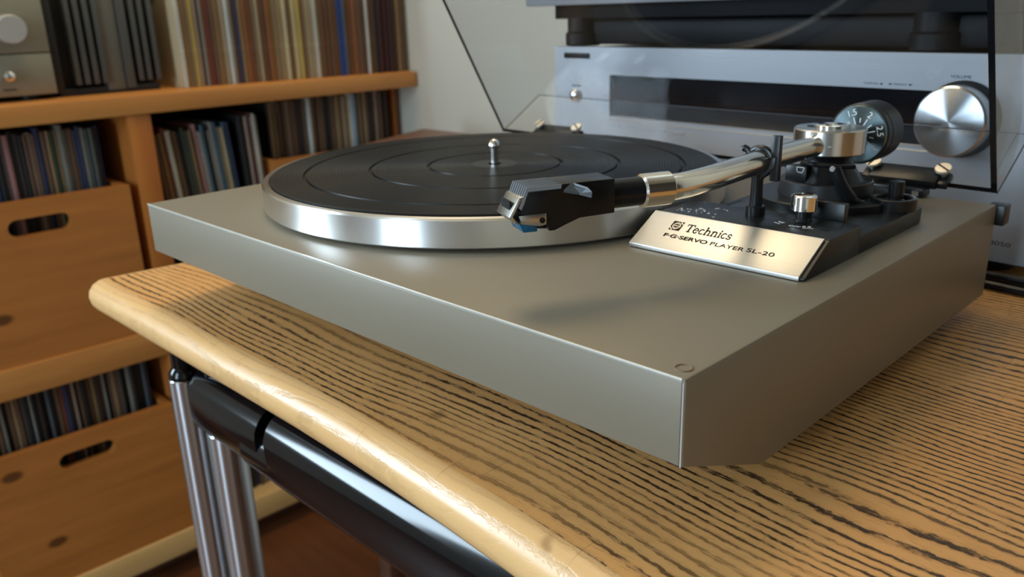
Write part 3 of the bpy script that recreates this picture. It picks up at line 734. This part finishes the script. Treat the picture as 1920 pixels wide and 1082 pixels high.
LIDM = Matrix.Translation((W/2, 0, 0)) @ Matrix.Rotation(R_(0.62), 4, 'Y') @ Matrix.Translation((-W/2, 0, 0))
xform(b.verts, Matrix.Translation((W/2, 0, 0)) @ Matrix.Rotation(R_(0.62), 4, 'Y') @ Matrix.Translation((-W/2, 0, 0)))
lid = part('dust_cover', b, [MT['acrylic'], MT['acrylic_edge']], False, org=(W/2, hy, hzz), lab='raised smoked acrylic lid')
for a_, c_ in (((LX0, 0, LS), (LX1, 0, LS)), ((LX0, 0, 0), (LX0, 0, LS)), ((LX1, 0, 0), (LX1, 0, LS))):
    b = NB(); m = LIDM @ frame(Vector((0, hy, hzz)), Vector((1, 0, 0)), pv, sv)
    tube(b, [m @ Vector(a_), m @ Vector(c_)], 0.00045, 6); part('seam', b, MT['acrylic_seam'], False, parent=lid)
# hinges
for hx, hdz in ((0.0740, 0.0), (0.3720, -0.0035)):
    b = NB(); m = frame(Vector((hx, hy-0.001, hzz-0.001+hdz)), Vector((1, 0, 0)), pv, sv)
    vs, _ = box(b, -0.0205, 0.0205, LT+0.0002, LT+0.0062, -0.004, 0.0100, 0.0006); xform(vs, m)
    vs, _ = box(b, -0.0265, -0.0200, LT+0.0002, LT+0.0044, -0.003, 0.0085, 0.0008); xform(vs, m)
    vs, _ = box(b, 0.0200, 0.0265, LT+0.0002, LT+0.0044, -0.003, 0.0085, 0.0008); xform(vs, m)
    hg = part('hinge', b, MT['black_satin'], org=(hx, hy, hzz), lab='black lid hinge')
    b = NB(); box(b, hx-0.0150, hx+0.0170, D-0.010, D+0.002, 0.0002, 0.0056, 0.0006); part('hinge_foot', b, MT['black'], parent=hg)
    b = NB(); box(b, hx-0.0145, hx-0.0105, D-0.0106, D-0.0096, 0.0012, 0.0042); box(b, hx+0.0105, hx+0.0145, D-0.0106, D-0.0096, 0.0012, 0.0042); part('hinge_pin', b, MT['steel'], parent=hg)
    for sx_ in (-0.0215, 0.0215):
        b = NB()
        lathe(b, [(0, 0.0044), (0.0026, 0.0044), (0.0026, 0.0066), (0.0046, 0.0072), (0.0050, 0.0084), (0.0046, 0.0094), (0, 0.0096)], 28, (sx_, 0, 0.0070), 'Y')
        for v in b.verts: pass
        # slot
        xform(b.verts, Matrix.Translation((0, LT, 0)) ); xform(b.verts, m)
        s = part('hinge_screw', b, MT['brass'], parent=hg, lab='pale brass slotted screw')
        q = NB(); box(q, -0.0046, 0.0046, LT+0.0093, LT+0.0098, -0.0005, 0.0005)
        xform(q.verts, m @ Matrix.Translation((sx_, 0, 0.0070)) @ Matrix.Rotation(R_(35 if sx_ > 0 else -70), 4, 'Y'))
        part('screw_slot', q, MT['casing'], False, parent=hg)
b = NB(); box(b, 0.4225, 0.4325, D+0.001, D+0.012, -0.0130, -0.0010, 0.0006); part('rear_bracket', b, MT['black'], org=(0.427, D, -0.007))
b = NB(); box(b, 0.3995, 0.4035, 0.268, 0.2688, 0.0, 0.0004); part('index_mark', b, MT['casing'], False)

# ------------------------------------------------------------------ receiver behind the turntable
RZ = R_(-4.1)
REC = Vector((-0.024, 0.44, ZT))
rec = thing('receiver', 'silver hi-fi receiver with black display strip and big volume knob', 'receiver', REC, RZ)
RB, RT = -0.0575-ZT, 0.0806-ZT           # local z of faceplate bottom and top
RW = 0.462
b = NB()
dx0, dx1, dz0, dz1 = 0.0758, 0.3860, 0.0160-ZT, 0.0552-ZT
# fascia with display opening (four pieces in one plate)
FT = 0.012
for (x0, x1, z0, z1) in ((0, RW, RB, dz0), (0, RW, dz1, RT), (0, dx0, dz0, dz1), (dx1, RW, dz0, dz1)):
    box(b, x0, x1, 0, FT, z0, z1)
bmesh.ops.remove_doubles(b, verts=b.verts[:], dist=1e-6)
obj('faceplate', b, MT['fascia'], rec, smooth=False)
b = NB(); prism(b, [(-0.0012, dz0-0.0034), (0.0035, dz0+0.0006), (0.0035, dz0-0.0034)], 'X', dx0, dx1); tag(obj('display_lip', b, MT['fascia'], rec, smooth=False), 'slanted lower lip of the display')
b = NB(); box(b, dx0-0.002, dx1+0.002, 0.0040, 0.0100, dz0-0.002, dz1+0.002); tag(obj('display', b, MT['display'], rec), 'black glass display strip')
b = NB(); box(b, 0.006, RW-0.006, FT, 0.335, RB+0.002, RT-0.003, 0.001); obj('casing', b, MT['casing'], rec)
for fx in (0.045, RW-0.045):
    for fy in (0.035, 0.29):
        b = NB(); lathe(b, [(0, 0), (0.02, 0), (0.022, 0.002), (0.022, RB+0.003), (0, RB+0.003)], 28); obj('foot', b, MT['casing'], rec, (fx, fy, 0))
kx, kz, kr = 0.4010, 0.0372-ZT, 0.0238
b = NB(); lathe(b, [(0, 0.0002), (kr+0.0022, 0.0002), (kr+0.0022, -0.0030), (kr+0.0012, -0.0036), (0, -0.0036)], 72, axis='Y'); k0 = obj('volume_knob', b, MT['casing'], rec, (kx, 0, kz))
b = NB(); lathe(b, [(0, -0.003), (kr, -0.003), (kr, -0.0190), (kr-0.0012, -0.0202)], 72, axis='Y'); obj('knob_skirt', b, MT['knobside'], k0)
b = NB(); lathe(b, [(0, -0.0190), (kr-0.0012, -0.0190), (kr-0.0012, -0.0204), (kr-0.0016, -0.0206), (0, -0.0206)], 72, axis='Y'); tag(obj('knob_face', b, MT['knobface'], k0), 'spun silver knob face')
b = NB(); lathe(b, [(0, 0), (0.0062, 0), (0.0062, -0.0030), (0.0050, -0.0052), (0.0028, -0.0064), (0, -0.0068)], 32, axis='Y'); tag(obj('power_button', b, MT['chrome'], rec, (0.0310, 0, 0.0339-ZT)), 'round silver power button')
b = NB(); vs, _ = box(b, 0.0138, 0.0494, -0.0008, 0.0004, 0.0695-ZT, 0.0748-ZT, 0.0006); bd = obj('badge', b, MT['casing'], rec)
def on_rec(s, x, z, h, wd=None, mat='grey_print', bold=0.0, y=-0.00003, par=None):
    bm = text_bm(s, wd, h, bold, 0.00006); xform(bm.verts, frame(Vector((x, y, z-ZT)), Vector((1, 0, 0)), Vector((0, 0, 1)), Vector((0, -1, 0))))
    return obj('lettering', bm, MT[mat], par or rec, smooth=False)
on_rec('VOLUME', 0.3905, 0.0645, 0.0019, 0.0135); on_rec('TUNING ▲', 0.3290, 0.0578, 0.0016, 0.0150); on_rec('◄ PRESET ►', 0.3475, 0.0578, 0.0016, 0.0180)
on_rec('-8050', 0.4285, -0.0460, 0.0030, 0.0160)
for x0, x1, z in ((0.0240, 0.0380, 0.0430), (0.3390, 0.3500, -0.0160)):
    b = NB(); box(b, x0, x1, -0.0002, 0.0001, z-0.0006-ZT, z+0.0006-ZT); obj('printed_mark', b, MT['brown_print'], rec, smooth=False)
for i, x in enumerate((0.0800, 0.1000, 0.1180, 0.1350, 0.1560)):
    b = NB(); box(b, x, x+0.010, -0.0010, 0.0004, 0.0062-ZT, 0.0080-ZT, 0.0003); obj('small_button', b, MT['fascia'], rec)
# component on top of the receiver
UP = Vector((-0.0665, 0.4430, 0.0806))
upc = thing('stacked_component', 'silver fronted black hi-fi component standing on top of the receiver', 'component', UP, RZ)
b = NB(); box(b, 0, 0.470, 0, 0.012, 0.0392, 0.1500, 0.001); tag(obj('faceplate', b, MT['fascia'], upc), 'silver faceplate')
b = NB(); box(b, 0.031, 0.460, 0.012, 0.320, 0.0262, 0.1450, 0.001); obj('casing', b, MT['casing'], upc)
for fx in (0.060, 0.410):
    for fy in (0.024, 0.27):
        b = NB(); lathe(b, [(0, 0), (0.016, 0), (0.018, 0.0015), (0.018, 0.012), (0.016, 0.014), (0.016, 0.027), (0, 0.027)], 28); obj('foot', b, MT['casing'], upc, (fx, fy, 0))
b = NB(); box(b, 0.055, 0.455, 0.022, 0.318, 0.0015, 0.0255, 0.004); obj('base_block', b, MT['casing'], upc)

# cables lying behind the plinth on the table
def cable(pts, r, lab):
    b = NB(); tube(b, spline(pts, 8), r, 10); o = obj('cable', b, MT['black'], None, (0, 0, 0)); tag(o, lab, 'cable')
zc = ZT+0.003
cable([(0.30, 0.372, zc), (0.38, 0.385, zc), (0.44, 0.381, zc), (0.52, 0.372, zc), (0.62, 0.385, zc)], 0.003, 'black cable on the table nearest the turntable back')
cable([(0.33, 0.394, zc), (0.40, 0.397, zc), (0.47, 0.393, zc), (0.55, 0.394, zc), (0.68, 0.41, zc)], 0.003, 'black cable lying under the receiver front')
cable([(0.35, 0.384, zc+0.0055), (0.42, 0.388, zc+0.0055), (0.48, 0.386, zc+0.004), (0.56, 0.380, zc), (0.66, 0.37, zc)], 0.0025, 'thin black cable lying across the other two cables')

# low brown side table behind
st = thing('side_table', 'dark brown wooden side table against the wall behind the platter', 'table', (-0.36, 0.55, ZF))
zt_ = -0.072-ZF
b = NB(); prism(b, [(-0.155, 0.02), (-0.205, 0.150), (0.20, 0.160), (0.20, -0.10), (-0.11, -0.10)], 'Z', zt_-0.022, zt_, 0.003); obj('tabletop', b, MT['brown_wood'], st)
for lx, ly in ((-0.09, -0.07), (-0.17, 0.13), (0.17, 0.13), (0.17, -0.07)):
    b = NB(); box(b, lx-.016, lx+.016, ly-.016, ly+.016, 0, zt_-0.022, 0.002); obj('leg', b, MT['brown_wood'], st)

# ------------------------------------------------------------------ bookshelf along the left wall
SAZ = R_(88.4994-90)
us = Vector((-math.sin(SAZ), math.cos(SAZ), 0)); us = Vector((math.sin(-SAZ), math.cos(SAZ), 0)); nv = Vector((us.y, -us.x, 0))
def SW(k, s, z=0.0): return nv*k + us*s + Vector((0, 0, z))
KF = -0.734; KB = -1.10
bs = thing('bookshelf', 'varnished pine bookshelf filled with records along the wall', 'bookshelf', SW(KF, 0.34, ZF), SAZ)
def sl(k, s, z): return (k-KF, s-0.34, z-ZF)
def sbox(name, k0, k1, s0, s1, z0, z1, mat, bev=0.0015, parent=bs):
    a = sl(k0, s0, z0); c = sl(k1, s1, z1); b = NB(); box(b, a[0], c[0], a[1], c[1], a[2], c[2], bev); return obj(name, b, mat, parent)
S0, S1 = -0.30, 0.790
Z1, Z2, Z3 = 0.0115, -0.355, -0.727
sbox('shelf_board', KB, KF, S0, S1, -0.0165, Z1, MT['shelf'])
sbox('shelf_board', KB, KF, S0, S1, -0.401, Z2, MT['shelf'])
tag(sbox('shelf_board', KB, KF, S0, S1, -0.770, Z3, MT['pale_shelf']), 'paler lowest shelf board')
sbox('plinth_board', KB, KF-0.05, S0, S1, ZF, -0.770, MT['brown_wood'])
for s in (-0.30, 0.2525):
    sbox('upright', KB, KF-0.004, s, s+0.034, -0.401+0.046, -0.0166, MT['upright'])
    sbox('upright', KB, KF-0.004, s, s+0.034, Z3, -0.4011, MT['upright'])
sbox('upright', KB, KB+0.30, S1-0.012, S1, Z2, -0.0166, MT['upright'])
sbox('upright', KB, KB+0.30, S1-0.012, S1, Z3, -0.4011, MT['upright'])

# crates
def crate(lab, s0, s1, z0, z1, kf=-0.738, hs_=None):
    c = thing('crate', lab, 'crate', SW(kf, (s0+s1)/2, z0), SAZ, 'pine record crates')
    hw = (s1-s0)/2; h = z1-z0
    ho = (hs_ - (s0+s1)/2) if hs_ is not None else 0
    # front board with a slotted handle hole
    b = NB(); hz_ = h-0.0375; hl, hr = 0.042, 0.0125
    slot = [(ho+hl-hr+hr*math.cos(a), hz_+hr*math.sin(a)) for a in [(-PI/2+PI*i/8) for i in range(9)]] + [(ho-hl+hr+hr*math.cos(a), hz_+hr*math.sin(a)) for a in [(PI/2+PI*i/8) for i in range(9)]]
    outer = [(-hw, 0), (hw, 0), (hw, h), (-hw, h)]
    for xk in (0.0, -0.014):
        vo = [b.verts.new((xk, p[0], p[1])) for p in outer]; vi = [b.verts.new((xk, p[0], p[1])) for p in slot]
        eo = [b.edges.new((vo[i], vo[(i+1) % 4])) for i in range(4)]; ei = [b.edges.new((vi[i], vi[(i+1) % len(vi)])) for i in range(len(vi))]
        bmesh.ops.triangle_fill(b, edges=eo+ei, use_beauty=True)
        if xk == 0: A, Ai = vo, vi
    for X, Y in ((A, vo), (Ai, vi)):
        for i in range(len(X)): b.faces.new((X[i], X[(i+1) % len(X)], Y[(i+1) % len(X)], Y[i]))
    obj('front_board', b, MT['crate'], c)
    D_ = 0.33
    for s in (-1, 1):
        b = NB(); y = s*(hw-0.006); box(b, -D_, -0.0142, y-0.006, y+0.006, 0, h, 0.001); obj('side_board', b, MT['crate'], c)
    b = NB(); box(b, -D_, -D_+0.012, -hw+0.013, hw-0.013, 0, h, 0.001); obj('back_board', b, MT['crate'], c)
    b = NB(); box(b, -D_+0.013, -0.0142, -hw+0.013, hw-0.013, 0.001, 0.012, 0.001); obj('bottom_board', b, MT['crate'], c)
crate('pine crate of records on the middle shelf with a slotted handle hole', -0.046, 0.238, Z2+0.0005, -0.1185, hs_=0.107)
crate('pine crate on the lowest shelf with knotty front and slotted handle', -0.046, 0.246, Z3+0.0005, -0.4890, hs_=0.105)
crate('pine crate on the middle shelf behind the turntable platter', 0.4815, 0.775, Z2+0.0005, -0.1175, kf=-0.742)

# records
ORD = ['', 'first', 'second', 'third', 'fourth', 'fifth', 'sixth', 'seventh', 'eighth', 'ninth', 'tenth', 'eleventh', 'twelfth', 'thirteenth', 'fourteenth', 'fifteenth', 'sixteenth', 'seventeenth', 'eighteenth', 'nineteenth']
TENS = {2: 'twent', 3: 'thirt', 4: 'fort', 5: 'fift', 6: 'sixt', 7: 'sevent', 8: 'eight', 9: 'ninet'}
def ordn(i):
    if i < 20: return ORD[i]
    t_, u_ = divmod(i, 10)
    return TENS[t_]+'ieth' if u_ == 0 else TENS[t_]+'y-'+ORD[u_]
CN = {}
def cname(c):
    r, g, b_ = c; mx, mn = max(c), min(c)
    lum = (r+g+b_)/3
    if mx-mn < 22: return 'white' if lum > 185 else 'pale grey' if lum > 135 else 'grey' if lum > 80 else 'black'
    if b_ > r+15: return 'blue' if lum > 60 else 'navy'
    if g > r+8: return 'green'
    if r > 120 and g < 70: return 'red'
    if r > 1.7*g and lum < 75: return 'dark red'
    return 'cream' if lum > 165 else 'tan' if lum > 115 else 'brown' if lum > 60 else 'dark brown'
_rm = {}
def rec_mesh(th, hgt, col):
    key = (round(th*10000), round(hgt*1000), col)
    if key in _rm: return _rm[key]
    b = NB(); dpt = 0.313
    # sleeve: rounded spine edge at the front, open slit at top
    sec = [(0, -th/2+0.0004), (0.0004, -th/2), (0.0004-dpt, -th/2)]
    pts = [(-dpt, -th/2), (-0.0008, -th/2), (0, -th*0.25), (0, th*0.25), (-0.0008, th/2), (-dpt, th/2)]
    prism(b, pts, 'Z', 0, hgt)
    me = bpy.data.meshes.new('record_sleeve'); bmesh.ops.recalc_face_normals(b, faces=b.faces[:]); b.to_mesh(me); b.free()
    me.materials.append(card(col)); _rm[key] = me; return me
nrec = 0
def row(s0, s1, z, kfun, cols, where, group, hts=(0.312, 0.318), lean=0.0, jit=0.006, thr=(0.0032, 0.0072), hfun=None):
    """cols: list of colours (cycled in order) or function of s"""
    global nrec
    s = s0; i = 0; items = []
    while s < s1-0.0025:
        th = random.uniform(*thr); th = round(min(th, s1-s), 4)
        c = cols(s+th/2, i) if callable(cols) else cols[i % len(cols)]
        hgt = round(random.uniform(*hts), 3) if hfun is None else hfun(s)
        items.append((s+th/2, th, c, hgt)); s += th+0.0006; i += 1
    n = len(items)
    for j, (sc_, th, c, hgt) in enumerate(items):
        o = bpy.data.objects.new('record_sleeve', rec_mesh(th, hgt, c)); C.objects.link(o)
        o.location = SW(kfun(sc_)-random.uniform(0, jit), sc_, z+0.0003); o.rotation_euler = (lean, 0, SAZ)
        pos = ordn(j+1)+' from the left' if j < n/2 else ordn(n-j)+' from the right'
        tag(o, '%s record sleeve, %s %s' % (cname(c), pos, where), 'record', group)
        nrec += 1

OC, BG, TN, GP, GY, RB_, BR, DB, CR, WH, OB = (150, 116, 62), (168, 150, 118), (146, 118, 82), (146, 124, 108), (132, 130, 120), (118, 58, 36), (104, 74, 50), (46, 30, 22), (204, 190, 152), (206, 206, 200), (138, 86, 48)
BL, RD, BK, DR, NV, GN, TEAL, PK, YL = (44, 74, 132), (168, 34, 32), (24, 22, 22), (70, 26, 24), (44, 52, 84), (34, 66, 48), (52, 84, 104), (170, 120, 116), (184, 160, 84)
base_seq = [OC, BG, TN, YL, GP, BR, GY, RB_, RB_, BR, TN, TN, BG, WH, GY, BR, NV, TN, OB, OB, BR, TN, BG, TN, BR, OB]
def top_cols(s, i):
    if 0.548 < s < 0.556: return CR
    if 0.566 < s < 0.584: return CR if (i % 2) else YL
    if 0.594 < s < 0.602: return BG
    if 0.610 < s < 0.618: return CR
    if 0.620 < s < 0.652: return BR if i % 3 else OB
    if 0.656 < s < 0.671: return BL if s < 0.666 else GP
    if 0.676 < s < 0.690: return OB
    if 0.690 < s < 0.706: return GP if i % 2 else BR
    if 0.706 < s < 0.716: return WH
    if 0.716 < s < 0.728: return BR
    if 0.728 < s < 0.745: return BK if i % 2 else DR
    if 0.745 < s < 0.768: return DB if i % 2 else DR
    if s >= 0.768: return TN if i % 2 else BR
    return base_seq[i % len(base_seq)]
first = thing_first = None
b = NB(); pts_ = [(-0.313, -0.003), (-0.0006, -0.003), (0, -0.0015), (0, 0.0015), (-0.0006, 0.003), (-0.313, 0.003)]
prism(b, pts_, 'Z', 0, 0.316)
for f in b.faces:
    f.normal_update(); f.material_index = 1 if abs(f.normal.y) > 0.9 else 0
t = NT('album_cover'); c0 = t.coord(); v_ = t.noise(t.coord((9, 9, 13), loc=(0.2, 0, 0.31)), 1.0, 2)
t.set(Base_Color=t.mix(t.step(v_, 0.56, 0.66), srgb(196, 176, 140), srgb(70, 46, 32)), Roughness=0.6)
fr = obj('record_sleeve', b, [card(WH), t.m], None, SW(-0.795, 0.3745, Z1+0.0003), smooth=False, rot=(0, 0, SAZ))
tag(fr, 'white spined record sleeve with beige cover, nearest the finned amplifier', 'record', 'records on the top shelf')
row(0.3785, 0.784, Z1, lambda s: -0.800+0.045*(s-0.366)/0.42, top_cols, 'in the row on the top shelf', 'records on the top shelf', hts=(0.312, 0.320))
# white standing sleeve beside the finned amplifier
dk = [BK, BR, GP, BR, NV, BR, TN, GN, TN, GY, GY, BR, NV, NV, GY, (70, 76, 72), (84, 88, 84), (70, 76, 72), NV, BK, (110, 92, 96), PK, BK, DB]
row(-0.026, 0.222, Z2+0.0130, lambda s: -0.774, lambda s, i: (BK if s > 0.243 else dk[i % len(dk)]), 'in the crate on the middle shelf', 'records in the middle shelf crate', hts=(0.308, 0.318), lean=0.0)
low = [BR, BK, BR, TN, DB, BR, GY, BK, BR, TN, BR, (84, 80, 72), BK, GY, BK, DB, BK, (84, 88, 96), BK, BR, RB_, NV, BR, GP, DB]
row(-0.030, 0.228, Z3+0.0130, lambda s: -0.772, low, 'in the crate on the lowest shelf', 'records in the lowest shelf crate', hts=(0.308, 0.316))
g1 = [BR, BR, OC, RB_, WH, CR, BR, TN, BK, (58, 60, 44), (58, 60, 44), TN, BR, PK, GY, TEAL, BK, GY, GY, TEAL, BG, BG, TEAL, NV, GY, BG, BK]
row(0.3120, 0.4400, Z2+0.0005, lambda s: -0.756, g1, 'leaning beside the shelf upright', 'leaning records right of the upright', hts=(0.300, 0.314), lean=R_(3.8), thr=(0.003, 0.006))
g2 = [BK, BK, GP, DR, WH, WH, GY, PK, WH, RD]
row(0.4420, 0.4780, Z2+0.0005, lambda s: -0.750, g2, 'in the bright group behind the plinth', 'bright records on the middle shelf', hts=(0.314, 0.322), thr=(0.003, 0.0050), lean=R_(1.8))
g3 = [BK, TN, BR, BG, BR, DB, BR, GP, BR, BR, DB, DB, BR, GY, WH, BR, DB, BR, BR, DB, BK, BK, BR, GP, BR, TN, BR, BG, GP, CR, WH, (150, 170, 190), GY]
row(0.4990, 0.757, Z2+0.0130, lambda s: -0.780, g3, 'in the crate behind the turntable platter', 'records in the crate behind the platter', hts=(0.316, 0.320))
lowr = [BK, NV, BR, GY, BK, (150, 160, 176), WH, WH, BR, GY, BK, BR]
row(0.2900, 0.560, Z3+0.0005, lambda s: -0.770, lowr, 'on the lowest shelf right of the upright', 'records on the lowest shelf', hts=(0.300, 0.316), thr=(0.004, 0.009))

# silver amplifier and finned amplifier on the top shelf
am = thing('amplifier', 'champagne silver amplifier with round knobs at the left of the top shelf', 'amplifier', SW(-0.80, 0.05, Z1), SAZ)
b = NB(); box(b, -0.010, 0, -0.24, 0.1315, 0.008, 0.0655, 0.0012); obj('lower_panel', b, MT['amp_face'], am)
b = NB(); box(b, -0.010, 0.001, -0.24, 0.1315, 0.0668, 0.150, 0.0012); obj('upper_panel', b, MT['amp_face'], am)
b = NB(); box(b, -0.30, -0.010, -0.235, 0.1300, 0.008, 0.148, 0.001); obj('casing', b, MT['amp_dark'], am)
b = NB(); lathe(b, [(0, 0), (0.0195, 0), (0.0195, 0.020), (0.0180, 0.022), (0, 0.022)], 40, axis='X'); tag(obj('volume_knob', b, plain('knob_satin', srgb(186, 184, 180), 0.45, 0.3), am, (0.001, 0.083, 0.0995)), 'large pale round knob')
b = NB(); lathe(b, [(0, 0), (0.0085, 0), (0.0085, 0.006), (0.0070, 0.012), (0.004, 0.014), (0, 0.0145)], 32, axis='X'); tag(obj('small_knob', b, MT['chrome'], am, (0.0, 0.0700, 0.0365)), 'small chrome knob')
b = NB(); box(b, 0.0000, 0.0014, 0.062, 0.078, 0.0165, 0.0185); obj('printed_mark', b, MT['brown_print'], am, smooth=False)
for fy in (-0.2, 0.10):
    for fx in (-0.03, -0.26):
        b = NB(); lathe(b, disc_prof(0.012, 0, 0.0085, 0.001), 20); obj('foot', b, MT['amp_dark'], am, (fx, fy, 0))
fa = thing('heatsink_amplifier', 'black amplifier with upright cooling fins beside the silver amplifier', 'amplifier', SW(-0.815, 0.2655, Z1), SAZ)
b = NB(); box(b, -0.29, -0.028, -0.083, 0.079, 0.010, 0.165, 0.001); obj('casing', b, MT['amp_dark'], fa)
b = NB(); box(b, -0.034, -0.002, -0.083, -0.068, 0.006, 0.165, 0.001); obj('end_plate', b, MT['amp_dark'], fa)
for s in (-0.047, -0.034, -0.0205, -0.0075):
    b = NB(); box(b, -0.030, 0, s-0.0036, s+0.0036, 0.016, 0.165, 0.0006); obj('cooling_fin', b, MT['fin'], fa)
b = NB(); box(b, -0.030, -0.004, -0.0045, 0.0225, 0.005, 0.165, 0.0006); tag(obj('center_plate', b, plain('grey_plate', (0.13, 0.125, 0.105), 0.5, 0.2, 0.1, 200), fa), 'plain grey plate between the fins')
for s in (0.0300, 0.0470, 0.0600, 0.0745):
    b = NB(); hw_ = 0.0062 if s < 0.035 else 0.0034; box(b, -0.030, 0, s-hw_, s+hw_, 0.016 if s > .035 else 0.006, 0.165, 0.0006); obj('cooling_fin', b, MT['fin'], fa)
b = NB(); box(b, -0.26, -0.006, -0.075, 0.075, 0, 0.0105, 0.001); obj('base_plate', b, MT['amp_dark'], fa)
